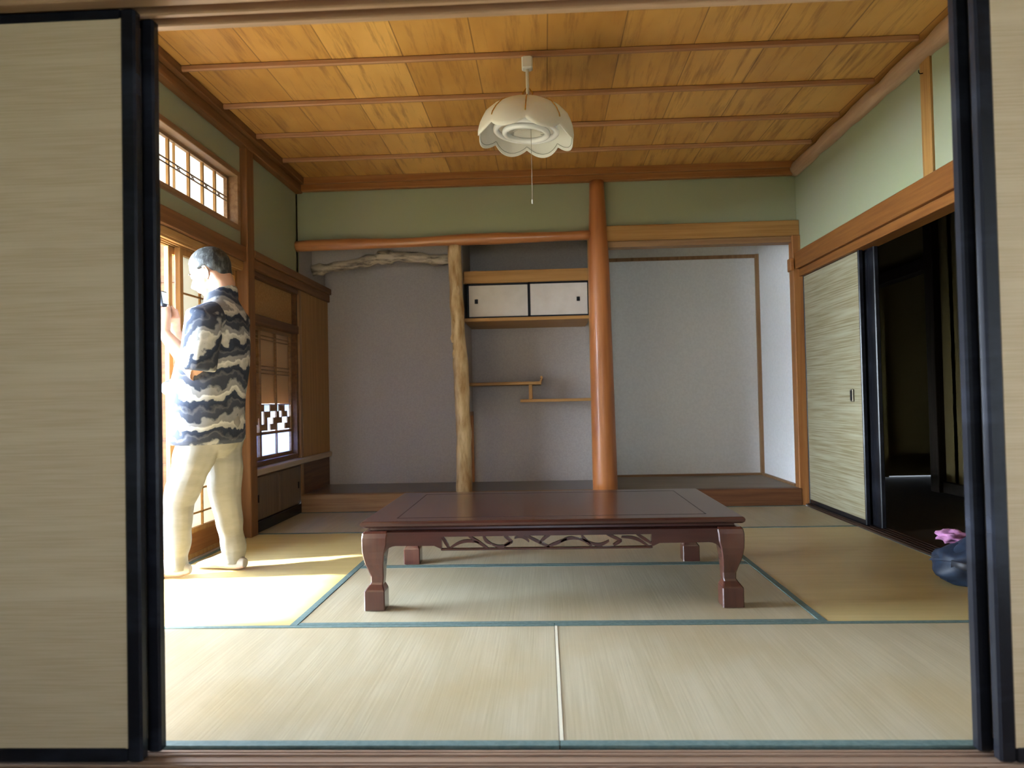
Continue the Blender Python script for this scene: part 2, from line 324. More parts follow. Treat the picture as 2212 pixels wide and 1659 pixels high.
# nageshi / kamoi
trim(MB().box(1.86, 1.98, -.0, 3.80, 1.745, 1.872, 0, .004), W_rail, 'long orange-brown rail above the right sliding panels', 'rail')
trim(MB().box(1.885, 1.99, -.0, 3.78, 1.69, 1.744, 0, .003), W_rail, 'grooved head track of the right sliding panels', 'track')
trim(MB().box(-1.98, -1.865, -.0, 2.9, 1.725, 1.815, 0, .004), W_left_shade[1], 'dark brown rail over the left veranda opening', 'rail')
m = MB().box(-1.99, -1.885, .05, 2.76, 1.68, 1.724, 0, .003).box(-1.955, -1.947, .05, 2.76, 1.668, 1.681).box(-1.93, -1.922, .05, 2.76, 1.668, 1.681).box(-1.905, -1.887, .05, 2.76, 1.668, 1.681).box(-1.99, -1.972, .05, 2.76, 1.668, 1.681)
trim(m, W_gold[1], 'grooved honey-coloured head track of the left opening', 'track')
trim(MB().box(.46, 1.90, 3.775, 3.86, 2.0, 2.115, 0, .004), W_gold[0], 'ochre beam above the white recess', 'beam')
trim(MB().box(.46, 1.86, 3.80, 3.90, 1.955, 2.0, 0, .003), W_mid[0], 'brown head track under the ochre beam', 'track')
trim(MB().box(1.825, 1.86, 3.765, 3.84, 1.735, 1.83, 0, .003), W_red[0], 'short rail end butting out past the corner post', 'rail')
m = MB().box(1.885, 2.02, -.0, 3.78, -.01, .012, 0, .002)
for x in (1.905, 1.935, 1.965, 1.995): m.box(x-.003, x+.003, 0, 3.77, .011, .016)
trim(m, wood('blackened_track_wood', (.045, .024, .014), (.028, .015, .010), 1, .55, .2), 'dark grooved floor track of the right sliding panels', 'track')
m = MB().box(-2.0, -1.912, -.0, 2.76, -.03, .004, 0, .002)
for x in (-1.985, -1.955, -1.92): m.box(x-.003, x+.003, 0, 2.76, .003, .007)
trim(m, W_pale[1], 'pale grooved floor track of the veranda opening', 'track')
# front lintel & threshold
m = MB()
m.box(-2.0, 2.0, -.13, .02, 1.80, 1.93, 0, .004)
trim(m, W_red[0], 'orange-brown lintel beam over the near sliding panels', 'lintel')
m = MB()
for y0, y1 in ((-.13, -.092), (-.058, -.040), (-.006, .02)): m.box(-2.0, 2.0, y0, y1, 1.762, 1.80, 0, .003)
o = trim(m, wood('ridge_sheen_wood', (.42, .25, .13), (.32, .18, .085), 0), 'pale ridges of the grooved track under the near lintel', 'track')  # grazing reflection put into the ridges' pale colour
struct('wall_front', MB().box(-2.0, 2.0, -.10, .0, 1.93, 2.6), M_green, 'plaster above the near lintel', 'wall')
m = MB().box(-2.0, 2.0, -.19, -.008, -.05, -.004)
for y in (-.158, -.085, -.072, -.035, -.022): m.box(-2.0, 2.0, y-.003, y+.003, -.005, .0)
trim(m, wood('worn_threshold_wood', (.33, .22, .15), (.24, .15, .10), 0, .4), 'worn grooved threshold under the near sliding panels', 'threshold')

# ------------------------------------------------------------------ front room shell (behind the camera)
struct('wall_front_room_right', MB().box(1.95, 2.02, -4, -.05, 0, 2.6), M_white, 'side wall of the near room', 'wall')
struct('wall_front_room_left', MB().box(-2.02, -1.93, -4, .06, 0, 2.6), M_green, 'side wall of the near room', 'wall').__setitem__('label', 'left plaster wall of the near room')
struct('wall_front_room_back', MB().box(-2.02, 2.02, -4.05, -3.98, 2.0, 2.6).box(-2.02, -.75, -4.05, -3.98, 0, 2.05).box(.45, 2.02, -4.05, -3.98, 0, 2.05).box(-.75, .45, -4.05, -3.98, 1.6, 2.05).box(-.75, .45, -4.05, -3.98, -.1, .35), M_white, 'wall with a wide garden opening behind the camera', 'wall')
# ------------------------------------------------------------------ dark side room on the right
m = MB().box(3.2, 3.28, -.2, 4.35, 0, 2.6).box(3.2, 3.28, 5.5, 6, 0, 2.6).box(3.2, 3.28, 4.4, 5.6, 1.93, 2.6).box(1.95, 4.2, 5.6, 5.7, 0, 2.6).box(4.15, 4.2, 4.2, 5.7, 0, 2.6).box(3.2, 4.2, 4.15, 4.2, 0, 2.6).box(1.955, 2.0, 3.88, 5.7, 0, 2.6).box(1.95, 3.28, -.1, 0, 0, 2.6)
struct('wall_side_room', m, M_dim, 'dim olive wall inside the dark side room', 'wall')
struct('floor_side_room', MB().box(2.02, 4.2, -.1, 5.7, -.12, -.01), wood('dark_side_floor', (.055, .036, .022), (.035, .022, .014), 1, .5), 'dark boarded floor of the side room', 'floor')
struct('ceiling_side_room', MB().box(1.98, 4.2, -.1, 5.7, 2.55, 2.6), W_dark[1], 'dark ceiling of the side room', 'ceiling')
W_side_shade = wood('side_room_shade_wood', (.02, .014, .010), (.012, .009, .006), 2, .8, .08)  # near-black tone puts the side room's shade into the wood colour
trimbox((3.14, 3.29, 4.33, 4.46, 0, 2.5), W_side_shade, 'near-black post in the dark side room')
trimbox((3.15, 3.27, 4.40, 5.6, 1.83, 1.93), W_side_shade, 'dark lintel over the inner doorway of the side room', 'lintel')
trimbox((3.17, 3.21, -.0, 4.33, 0, .09), W_side_shade, 'dark skirting along the olive wall of the side room', 'skirting')
DN = [0]
def door(label, cat='sliding door'):
    DN[0] += 1
    return 'door_%d' % DN[0]
def fusuma_x(x0, x1, y, label, pm, zt=1.765, zb=.004, st=.032, th=.03, handle=None):
    """sliding panel in a plane y = const"""
    r = thing(door(label), ((x0+x1)/2, y, 0), label, 'sliding door', None, 'structure')
    build('woven_panel', MB().box(x0+st, x1-st, y-th*.35, y+th*.35, zb+.032, zt-.022), pm, r)
    m = MB().box(x0, x0+st, y-th/2, y+th/2, zb, zt, 0, .005).box(x1-st, x1, y-th/2, y+th/2, zb, zt, 0, .005)
    m.box(x0+st, x1-st, y-th*.42, y+th*.42, zb, zb+.034, 0, .003).box(x0+st, x1-st, y-th*.42, y+th*.42, zt-.025, zt, 0, .003)
    build('lacquer_frame', m, M_black, r)
    return r
def fusuma_y(y0, y1, x, label, pm, zt=1.70, zb=.014, st=.03, th=.03, handle=None):
    r = thing(door(label), (x, (y0+y1)/2, 0), label, 'sliding door', None, 'structure')
    build('woven_panel', MB().box(x-th*.35, x+th*.35, y0+.012, y1-.012, zb+.02, zt-.014), pm, r)
    m = MB().box(x-th/2, x+th/2, y0, y0+st, zb, zt, 0, .005).box(x-th/2, x+th/2, y1-.014, y1, zb, zt, 0, .004)
    m.box(x-th*.42, x+th*.42, y0+st, y1-.014, zb, zb+.034, 0, .003).box(x-th*.42, x+th*.42, y0+st, y1-.014, zt-.014, zt, 0, .003)
    build('lacquer_frame', m, M_black, r)
    return r
P1 = fusuma_x(-1.93, -.962, -.075, 'near left straw sliding panel, in front of its twin', M_straw, st=.036)
P2 = fusuma_x(-1.90, -.944, -.026, 'left sliding panel stacked behind, showing only its black edge', M_straw, st=.034)
P3 = fusuma_x(.962, 1.93, -.075, 'near right straw sliding panel cut off by the picture edge', M_straw, st=.036)
P4 = fusuma_x(.944, 1.90, -.026, 'right sliding panel stacked behind, showing only its black edge', M_straw, st=.034)
# torn patch low on the near right panel
m = MB(); m.v += [(1.052, -.089, .262), (1.12, -.0905, .275), (1.12, -.091, .19), (1.085, -.0895, .207)]
m.face((0, 1, 2, 3)); m.v += [(x, y+.002, z) for x, y, z in m.v[:4]]; m.face((7, 6, 5, 4))
build('torn_patch', m, mat('torn_backing', (.22, .17, .17), .9), P3)
m = MB(); pts = [(1.040, -.089, .268), (1.052, -.092, .262), (1.085, -.095, .207), (1.122, -.098, .188), (1.122, -.095, .172), (1.075, -.092, .196), (1.045, -.089, .245)]
m.v += pts; m.face(range(7)); m.v += [(x, y+.0015, z) for x, y, z in pts]; m.face(range(13, 6, -1))
build('torn_flap', m, mat('torn_pale_flap', (.50, .46, .42), .8), P3)
# right sliding panels
P5 = fusuma_y(2.80, 3.765, 1.925, 'pale grass-cloth sliding panel in the right wall with a small pull', M_straw2, st=.016)
build('door_pull', MB().box(1.902, 1.9145, 2.925, 2.965, .765, .845, 0, .003), mat('dark_bronze', (.10, .08, .05), .4, .5, .6), P5)
build('pull_recess', MB().box(1.900, 1.9025, 2.935, 2.957, .775, .835), M_black, P5)
P6 = fusuma_y(2.69, 3.70, 1.968, 'black-edged panel slid behind the pale right-wall panel', M_straw2, st=.22)

# ------------------------------------------------------------------ veranda and outside
struct('wall_veranda_outer', MB().box(-2.95, -2.87, 2.45, 2.9, -.1, 1.95).box(-2.95, -2.87, -.6, 2.9, 1.95, 2.02).box(-2.95, -2.87, 2.7, 2.9, 2.0, 2.6).box(-2.95, -2.87, -.6, .58, -.1, 1.97).box(-2.95, -2.87, -4, -.6, -.1, 2.6), W_dark[1], 'wooden outer wall of the veranda', 'wall')
struct('window_7', MB().box(-2.915, -2.91, -.6, 2.7, 2.01, 2.5), paper('added_transom_paper', (.97, .97, .97), .85), 'unseen paper transom added to the veranda outer wall for light', 'window')  # unseen panel, added to scatter sunlight onto the room's own transom
struct('ceiling_veranda', MB().box(-3.0, -2.0, -4, 2.95, 2.50, 2.56), W_mid[1], 'veranda ceiling boards', 'ceiling')
m = MB().box(-2.88, -2.0, 2.80, 2.86, -.05, 2.5)
struct('wall_veranda_end', m, W_left_shade[0], 'brown boarded wall at the end of the veranda', 'wall')
m = MB()
for z in (.46, .61, .82, 1.08, 1.36, 1.62, 1.9): m.box(-2.87, -2.0, 2.785, 2.80, z-.007, z+.007)
trim(m, W_dark[0], 'thin dark battens across the veranda end wall', 'batten')
M_ground = mat('sunlit_garden_ground', (.42, .40, .30), .9, .1, 0, 0, ('n', (1.5, 1.5, 1.5), (.22, .30, .12), .4, .6))
struct('ground_garden', MB().box(-14, -2.95, -9, 9, -.65, -.6).box(-14, 14, -14, -4.1, -.65, -.6), M_ground, 'sunlit garden ground outside', 'ground')
# transom window (paper lattice) above left opening
WN = [0]
def window(loc, label):
    WN[0] += 1
    return thing('window_%d' % WN[0], loc, label, 'window', None, 'structure')
r = window((-1.95, 1.5, 1.9), 'long white paper transom window high on the left wall')
m = MB().box(-1.99, -1.89, .35, 2.74, 1.91, 1.945, 0, .003).box(-1.99, -1.89, .35, 2.74, 2.245, 2.28, 0, .003).box(-1.99, -1.89, 2.70, 2.742, 1.94, 2.25, 0, .003)
build('casing', m, W_mid[1], r)
m = MB()
for (a, b) in ((1.42, 2.70), (.38, 1.45)):
    x = -1.962 if a > 1 else -1.975
    m.box(x-.01, x+.012, a, b, 1.945, 1.965).box(x-.01, x+.012, a, b, 2.228, 2.247)
    m.box(x-.01, x+.012, a, a+.02, 1.95, 2.24).box(x-.01, x+.012, b-.02, b, 1.95, 2.24)
build('sash_frame', m, W_mid[1], r)
m = MB()
for y in (.6, .82, 1.04, 1.25, 1.62, 1.80, 1.985, 2.05, 2.21, 2.375, 2.535): m.box(-1.970, -1.955, y-.0075 if y != 2.05 else y-.001, y+.0075 if y != 2.05 else y+.001, 1.96, 2.235)
build('muntins', m, W_gold[2], r)
m = MB()
for z in (2.088, 2.112): m.box(-1.958, -1.952, .4, 2.69, z-.003, z+.003)
for y in (.71, .93, 1.15, 1.71, 1.9, 2.13, 2.29, 2.455, 2.62):
    for k in (-1, 1):
        m.tube([(-1.955, y-.025*k-.045, 2.112), (-1.955, y+.025*k-.045, 2.088)], .0028, 5)
build('ornament_rail', m, W_dark[1], r)
build('paper', MB().box(-1.974, -1.972, .4, 2.70, 1.95, 2.24), paper('thin_transom_paper', (.96, .96, .95), .8), r)
# shoji door half open
r = thing('door_%d' % (DN[0]+1), (-1.94, 2.4, 0), 'paper lattice door standing half open behind the person', 'sliding door', None, 'structure'); DN[0] += 1
m = MB().box(-1.955, -1.925, 2.03, 2.066, .006, 1.668, 0, .003).box(-1.955, -1.925, 2.72, 2.752, .006, 1.668, 0, .003)
m.box(-1.953, -1.927, 2.066, 2.72, 1.63, 1.668).box(-1.953, -1.927, 2.066, 2.72, .14, .165).box(-1.953, -1.927, 2.066, 2.72, .006, .03)
build('door_frame', m, W_gold[2], r)
build('kick_board', MB().box(-1.945, -1.937, 2.066, 2.72, .03, .14), W_red[1], r)
m = MB()
for z in (.24, .37, .64, .9, 1.16, 1.43): m.box(-1.946, -1.934, 2.066, 2.72, z-.004, z+.004)
for y in (2.28, 2.50): m.box(-1.946, -1.934, y-.004, y+.004, .165, 1.63)
build('lattice', m, W_gold[1], r)
build('paper', MB().box(-1.949, -1.947, 2.06, 2.73, .15, 1.64), M_paper, r)
r = thing('door_%d' % (DN[0]+1), (-1.975, 2.4, 0), 'second paper door stacked outside the half-open one', 'sliding door', None, 'structure'); DN[0] += 1
m = MB().box(-1.988, -1.962, 1.985, 2.022, .006, 1.668, 0, .003).box(-1.988, -1.962, 2.72, 2.752, .006, 1.668).box(-1.985, -1.965, 2.022, 2.72, 1.63, 1.668).box(-1.985, -1.965, 2.022, 2.72, .006, .03).box(-1.985, -1.965, 2.022, 2.72, .14, .165)
build('door_frame', m, W_gold[2], r)
build('kick_board', MB().box(-1.979, -1.972, 2.02, 2.72, .03, .14), W_red[1], r)
# bay (shoin) window between post and tokonoma
r = window((-1.95, 3.4, .4), 'bay window with tan paper above bright patterned lower panes')
Y0, Y1 = 2.865, 3.80
m = MB().box(-1.99, -1.89, Y0, Y1, 1.36, 1.42, 0, .003).box(-1.98, -1.89, Y0, Y1, 1.665, 1.70, 0, .003).box(-1.99, -1.90, Y1-.03, Y1+.01, .43, 1.67, 0, .003).box(-1.99, -1.905, Y0, Y1, .415, .45, 0, .003)
build('casing', m, W_dark[1], r)
build('head_panel', MB().box(-1.955, -1.935, Y0, Y1-.02, 1.415, 1.67), mat('woven_reed_panel', (.44, .26, .10), .6, .2, 0, 0, ('n', (10, 60, 60), (.34, .18, .06), .35, .65), .2), r)
m = MB()
m.box(-1.965, -1.94, Y0, 3.155, 1.33, 1.36).box(-1.965, -1.94, 3.13, 3.165, .45, 1.36, 0, .003).box(-1.96, -1.94, 3.745, 3.775, .45, 1.36, 0, .003).box(-1.96, -1.94, 3.16, 3.75, .445, .475).box(-1.96, -1.94, 3.16, 3.75, 1.335, 1.36).box(-1.96, -1.94, Y0, 3.75, .618, .638).box(-1.965, -1.94, Y0, 3.15, .445, .475)
build('sash_frame', m, W_mid[1], r)
m = MB()
for y in (3.46,): m.box(-1.957, -1.944, y-.009, y+.009, .47, 1.34)
for z in (1.30, 1.275, 1.09, 1.065, 1.04, .825): m.box(-1.955, -1.946, Y0, 3.75, z-.0035, z+.0035)
build('lattice', m, W_mid[1], r)
m = MB(); st = .0
cw = .062
pat = ["BB.BB..BBB..BB", "B..B.BB.B.BB.B", ".BB..B..BBB..B", ".B.BB..B.B..BB"]
yy = 2.885
for j, row in enumerate(("110111001101100", "100110110010110", "001100100111001", "101001101100011")):
    for i, c in enumerate(row):
        if c == '1': m.box(-1.955, -1.946, yy+i*.057, yy+i*.057+.057, .645+(3-j)*.044, .645+(3-j)*.044+.044)
build('step_pattern', m, W_mid[1], r)
build('upper_paper', MB().box(-1.965, -1.963, Y0, 3.76, .83, 1.35), paper('tan_unlit_paper', (.74, .52, .33), .25), r)  # unlit look of shutter-backed paper put into its tan colour
build('paper', MB().box(-1.965, -1.963, Y0, 3.76, .638, .829), paper('bluish_paper', (.62, .72, .92), .5), r)
build('lower_panes', MB().box(-1.963, -1.961, Y0, 3.76, .46, .63), paper('frosted_glass', (.50, .62, .92), .5), r)
build('shutter_board', MB().box(-2.02, -2.0, Y0, 3.83, .83, 1.42), M_tan, r)
struct('wall_bay_outer', MB().box(-2.06, -2.0, 2.86, 4.6, 1.40, 2.6).box(-2.06, -2.0, 3.83, 4.6, 0, 1.42).box(-2.06, -2.0, 2.80, 3.85, -.1, .40).box(-2.06, -2.0, 3.83, 4.6, -.1, .2), W_dark[1], 'outer boards around the bay window', 'wall')
trim(MB().box(-1.99, -1.865, 2.865, 4.55, .368, .412, 0, .006), W_pale[1], 'pale sill board under the bay window', 'sill')
trim(MB().box(-1.98, -1.865, 2.865, 4.55, 1.70, 1.765, 0, .004).box(-1.98, -1.85, 2.865, 4.55, 1.765, 1.815, 0, .004), W_left_shade[1], 'brown rail above the bay window', 'rail')
trim(MB().box(-1.97, -1.885, 3.86, 4.55, .412, 1.70, 0, .002), W_gold[2], 'broad honey-brown side board of the tokonoma', 'panel')
r = thing('low_cupboard', (-1.92, 3.3, 0), 'low brown two-door cupboard under the bay window sill', 'cupboard')
build('body', MB().box(-1.985, -1.90, 2.87, 3.80, .012, .366, 0, .003), W_dark[1], r)
for y0, y1 in ((2.885, 3.33), (3.345, 3.785)):
    d = build('door', MB().box(-1.899, -1.886, y0, y1, .075, .355, 0, .003), wood('cupboard_door', (.17, .115, .075), (.12, .08, .05), 2, .5), r)
    hy = y0+.06 if y0 < 3 else y1-.06
    build('handle', MB().box(-1.886, -1.881, hy-.01, hy+.01, .19, .24, 0, .002), M_black, d)
build('plinth', MB().box(-1.90, -1.875, 2.87, 3.80, .0, .07, 0, .003), M_black, r)
trim(MB().box(-1.97, -1.89, 3.87, 4.55, .125, .366), W_dark[1], 'low side board below the tokonoma sill, shade in its colour', 'panel')  # shade below the sill put into this dark wood colour

# ------------------------------------------------------------------ tatami mats
def tatami_mat(x0, x1, y0, y1, along, label):
    g = .0015
    x0 += g; x1 -= g; y0 += g; y1 -= g
    r = thing('tatami_mat', ((x0+x1)/2, (y0+y1)/2, -.03), label, 'tatami mat', 'tatami mats covering the room')
    e = .027
    if along == 'x':
        build('rush_surface', MB().box(x0, x1, y0+.002, y1-.002, -.03, 0), T_y, r)
        for a, b in ((y0, y0+e), (y1-e, y1)): build('edging', MB().box(x0, x1, a, b, -.028, .0018), M_heri, r)
        if abs(x0) < .1 and y0 < .1 : build('end_thread', MB().box(x0-.001, x0+.008, y0+e, y1-e, -.01, .0012), M_thread, r)
    else:
        build('rush_surface', MB().box(x0+.002, x1-.002, y0, y1, -.03, 0), T_x, r)
        for a, b in ((x0, x0+e), (x1-e, x1)): build('edging', MB().box(a, b, y0, y1, -.028, .0018), M_heri, r)
q = .955
tatami_mat(-1.91, 0, 0, q, 'x', 'tatami mat in the front row, left of the white seam')
tatami_mat(0, 1.91, 0, q, 'x', 'tatami mat in the front row, right of the white seam')
tatami_mat(-1.91, -q, q, 3*q, 'y', 'sunlit tatami mat where the person stands')
tatami_mat(q, 1.91, q, 3*q, 'y', 'darker golden tatami mat under the blue bag')
tatami_mat(-q, q, q, 2*q, 'x', 'tatami mat under the front legs of the low table')
tatami_mat(-q, q, 2*q, 3*q, 'x', 'tatami mat under the back legs of the low table')
tatami_mat(-1.88, 0, 3*q, 3.765, 'x', 'tatami mat in front of the tokonoma step, left')
tatami_mat(0, 1.88, 3*q, 3.765, 'x', 'tatami mat in front of the white recess step')

# ------------------------------------------------------------------ logs, beams, branch
def jline(p0, p1, n, amp, seed=0):
    P0, P1 = Vector(p0), Vector(p1); out = []
    for i in range(n+1):
        t = i/n; p = P0.lerp(P1, t); o = Vector((noise.noise(Vector((t*4, seed, 0))), noise.noise(Vector((t*4, seed, 9))), noise.noise(Vector((t*4, seed, 5)))))*amp
        out.append(p+o)
    return out
pts = [(.422-.012*(i/30.), 3.80+.0*i, .12+i*(2.34/30)) for i in range(31)]
rr = [.094-.022*(i/30.)-.018*max(0, (i-22)/8) for i in range(31)]
tag(build('log_pillar', MB().tube(pts, rr, 28, jit=.015), M_log, None, (.42, 3.80, .12)), 'glossy red-brown round log pillar rising to the ceiling', 'pillar')
pts = jline((-1.93, 3.80, 2.035), (.36, 3.80, 2.055), 30, .006, 3)
tag(build('round_beam', MB().tube(pts, [.040+.004*math.sin(i*.4) for i in range(31)], 20, jit=.04), M_logx), 'slim red-brown round beam spanning the top of the tokonoma', 'beam')
# rough post
pts = []; rr = []
for i in range(41):
    t = i/40
    pts.append((-.672+.012*math.sin(t*5)+.026*(1-t), 3.83+.006*math.sin(t*9), .12+t*1.90)); rr.append(.050+.010*(1-t)+.006*noise.noise(Vector((t*9, 1, 1))))
m = MB().tube(pts, rr, 22, jit=.16)
for z, a in ((1.42, -2.0), (1.30, -2.5), (.98, -.7), (1.66, -1.2), (1.18, -2.2), (.95, -1.0)):
    c = Vector((-.672+.045*math.cos(a), 3.83+.045*math.sin(a), z)); m.tube([c+Vector((0, 0, -.035)), c, c+Vector((0, 0, .035))], [.006, .016, .006], 8, jit=.3)
tag(build('rough_cedar_post', m, M_cedar, None, (-.66, 3.83, .12)), 'rough yellow cedar post with knots beside the tokonoma', 'post')
# branch with hanging wall
pts = [(-1.90, 4.2, 1.918), (-1.80, 4.2, 1.935), (-1.62, 4.2, 1.962), (-1.45, 4.19, 1.975), (-1.32, 4.2, 2.012), (-1.18, 4.2, 2.018), (-1.0, 4.19, 2.0), (-.88, 4.2, 1.982), (-.76, 4.2, 1.972), (-.69, 4.2, 1.965)]
P = []
for a, b in zip(pts, pts[1:]):
    for k in range(6): P.append(Vector(a).lerp(Vector(b), k/6))
rr = [.042+.010*noise.noise(Vector((i*.35, 0, 4)))+(.012 if abs(i-25) < 3 else 0) for i in range(len(P))]
tag(build('gnarled_branch', MB().tube(P, rr, 18, jit=.35), M_branch), 'gnarled grey-tan branch laid across the tokonoma under the round beam', 'branch')
m = MB(); top = []
for i in range(len(P)): top.append((P[i].x, P[i].z))
poly = top+[(-.69, 2.31), (-1.96, 2.31)]
m.prism(poly, 1, 4.19, 4.23)
struct('wall_alcove_hanging', m, M_alcove, 'grey plaster strip hanging above the gnarled branch', 'wall')

# ------------------------------------------------------------------ upper cabinet & staggered shelves
r = thing('wall_cabinet', (-.13, 4.0, 1.45), 'small wall cabinet with two white sliding doors high in the alcove', 'cabinet')
xa, xb = -.632, .345
build('top_fascia', MB().box(xa, xb, 3.935, 3.985, 1.735, 1.83, 0, .003), W_gold[0], r)
build('top_board', MB().box(xa, xb, 3.985, 4.549, 1.79, 1.82), W_gold[0], r)
build('bottom_board', MB().box(xa, xb, 3.925, 4.549, 1.435, 1.462, 0, .003), W_gold[0], r)
for k, (a, b, y) in enumerate(((-.607, -.118, 3.975), (-.127, .345, 3.958))):
    d = build('sliding_door', MB().box(a+.008, b-.008, y-.006, y+.006, 1.470, 1.728), mat('cream_door_paper', (.62, .58, .53), .8, .2, 0, 0, ('n', (3, 3, 3), (.50, .45, .40), .4, .7)), r)
    build('door_frame', MB().box(a, a+.015, y-.009, y+.009, 1.462, 1.736).box(b-.015, b, y-.009, y+.009, 1.462, 1.736).box(a, b, y-.009, y+.009, 1.462, 1.476).box(a, b, y-.009, y+.009, 1.720, 1.736), M_black, d)
    hx = a+.072 if k == 0 else b-.085
    build('door_pull', MB().box(hx-.013, hx+.013, y-.010, y-.004, 1.578, 1.612, 0, .003), M_black, d)
r = thing('staggered_shelf', (-.13, 4.3, .8), 'pair of staggered shelf boards joined by a short upright', 'shelf')
m = MB().box(-.634, -.07, 4.18, 4.549, .942, .966, 0, .003)
u = build('upper_board', m, W_gold[0], r)
m = MB().prism([(-.095, .966), (-.055, .966), (-.052, .978), (-.032, 1.0), (-.028, .992), (-.038, .975), (-.045, .942), (-.095, .942)], 1, 4.17, 4.549)
for pp in ((-.040, 1.0), ): m.tube([(pp[0], 4.165, pp[1]), (pp[0], 4.549, pp[1])], .010, 10)
build('curled_end', m, W_gold[1], u)
build('lower_board', MB().box(-.215, .40, 4.18, 4.549, .800, .824, 0, .003), W_gold[0], r)
build('upright', MB().box(-.145, -.115, 4.20, 4.23, .824, .942, 0, .003), W_gold[2], r)

# ------------------------------------------------------------------ low table
W_table = wood('dark_rosewood', (.06, .018, .013), (.032, .011, .009), 0, .24, .5, .3, 20, .03)
W_tablez = wood('dark_rosewood_leg', (.085, .024, .016), (.045, .014, .011), 2, .25, .6, .5, 20, .03)
TX0, TX1, TY0, TY1 = -.757, .745, 1.12, 2.04
r = thing('low_table', (-.006, 1.58, 0.0), 'low dark rosewood table with carved apron on the tatami', 'table')
m = MB()
def rect_ring(dx, z): return [(TX0+dx, TY0+dx, z), (TX1-dx, TY0+dx, z), (TX1-dx, TY1-dx, z), (TX0+dx, TY1-dx, z)]
m.rings([rect_ring(d, z) for d, z in ((.030, .322), (.010, .325), (.002, .332), (0, .341), (.004, .348), (.010, .350))], 0, True, False)
top = build('tabletop', m, W_table, r)
m = MB()
for a, b, c, d in ((TX0+.13, TX0+.134, TY0+.09, TY1-.09), (TX1-.134, TX1-.13, TY0+.09, TY1-.09), (TX0+.13, TX1-.13, TY0+.09, TY0+.093), (TX0+.13, TX1-.13, TY1-.093, TY1-.09)): m.box(a, b, c, d, .3495, .3506)
build('inlay_groove', m, M_black, top)
m = MB(); m.rings([rect_ring(d, z) for d, z in ((.012, .305), (.022, .309), (.034, .313), (.036, .321), (.030, .324))], 0, True, False)
build('waist_moulding', m, W_table, r)
# legs: stacked square sections
def leg(cx, cy, sx, sy):
    rs = []
    #      z    outer offset (inwards from corner)  width
    S = [(.0, .006, .082), (.074, .006, .082), (.080, .010, .076), (.098, .024, .054), (.106, .029, .050), (.130, .028, .053), (.155, .020, .062), (.180, .011, .073), (.205, .005, .082), (.230, .001, .090), (.255, .0, .098), (.285, .0, .10), (.303, .003, .10), (.311, .010, .09)]
    for z, o, w in S:
        a, b = cx-sx*o, cx-sx*(o+w); c, d = cy-sy*o, cy-sy*(o+w)
        x0, x1, y0, y1 = min(a, b), max(a, b), min(c, d), max(c, d); c_ = .004
        rs.append([(x0+c_, y0, z), (x1-c_, y0, z), (x1, y0+c_, z), (x1, y1-c_, z), (x1-c_, y1, z), (x0+c_, y1, z), (x0, y1-c_, z), (x0, y0+c_, z)])
    return MB().rings(rs, 0, True, False)
for cx, sx in ((TX0+.004, -1), (TX1-.004, 1)):
    for cy, sy in ((TY0+.004, -1), (TY1-.004, 1)):
        build('leg', leg(cx, cy, sx, sy), W_tablez, r)
CA, CB = -.435, .385
def apron_poly(a, b):
    left = [(a, .306), (a, .205)]+[(a+.05-.05*math.cos(t*math.pi/12), .205+.048*math.sin(t*math.pi/12)) for t in range(1, 7)]
    right = [(b-(x-a), z) for x, z in left[::-1]]
    return left+[(CA-.03, .252), (CA-.004, .240), (CA, .240), (CA, .287), (CB, .287), (CB, .240), (CB+.004, .240), (CB+.03, .252)]+right
for y0, y1, nm in ((TY0+.010, TY0+.034, 'front'), (TY1-.034, TY1-.010, 'back')):
    a_ = build('apron', MB().prism(apron_poly(TX0+.09, TX1-.09), 1, y0, y1), W_table, r)
    # carved openwork
    m = MB(); ca, cb = CA, CB; L = cb-ca
    m.box(ca-.004, cb+.004, y0+.001, y1-.001, .232, .240, 0, .002)
    def stroke(p, q, bow, w0=.0035, w1=.006):
        P_, Q_ = Vector((p[0], 0, p[1])), Vector((q[0], 0, q[1])); t = (Q_-P_); nrm = Vector((-t.z, 0, t.x)).normalized(); up = []; lo = []
        for i in range(9):
            s_ = i/8; c = P_.lerp(Q_, s_)+nrm*(bow*math.sin(s_*math.pi)); w_ = w0+(w1-w0)*math.sin(s_*math.pi)
            up.append((c.x+nrm.x*w_, c.z+nrm.z*w_)); lo.append((c.x-nrm.x*w_, c.z-nrm.z*w_))
        m.prism(up+lo[::-1], 1, y0+.004, y1-.004)
    def X(u): return ca+u*L
    H, B = .288, .239
    for p, q, bw in (((.0, H), (.035, B), .0), ((.035, B), (.18, .262), .016), ((.13, H), (.22, B), .0), ((.20, H), (.24, .255), -.006), ((.24, .255), (.33, .262), -.014), ((.30, H), (.34, .262), .0), ((.34, .262), (.30, .25), .0), ((.35, .278), (.42, .262), .012),
                     ((.40, H), (.52, B), .0), ((.52, H), (.47, .256), -.004), ((.50, B), (.60, .272), .0), ((.57, .262), (.66, .27), .008), ((.66, .27), (.72, B), .006), ((.67, H), (.70, .260), -.004), ((.70, .260), (.80, .262), -.014), ((.79, H), (.86, .262), .0), ((.86, .262), (.82, .245), .0),
                     ((.86, .276), (.985, B), .012), ((.93, H), (1.0, .25), .0)):
        stroke((X(p[0]), p[1]), (X(q[0]), q[1]), bw)
    build('carved_openwork', m, W_table, a_)
for x0, x1 in ((TX0+.010, TX0+.034), (TX1-.034, TX1-.010)):
    m = MB(); pl = [(TY0+.09, .306), (TY0+.09, .205), (TY0+.11, .235), (TY0+.14, .252), (TY1-.14, .252), (TY1-.11, .235), (TY1-.09, .205), (TY1-.09, .306)]
    m.prism(pl, 0, x0, x1); build('side_apron', m, W_table, r)

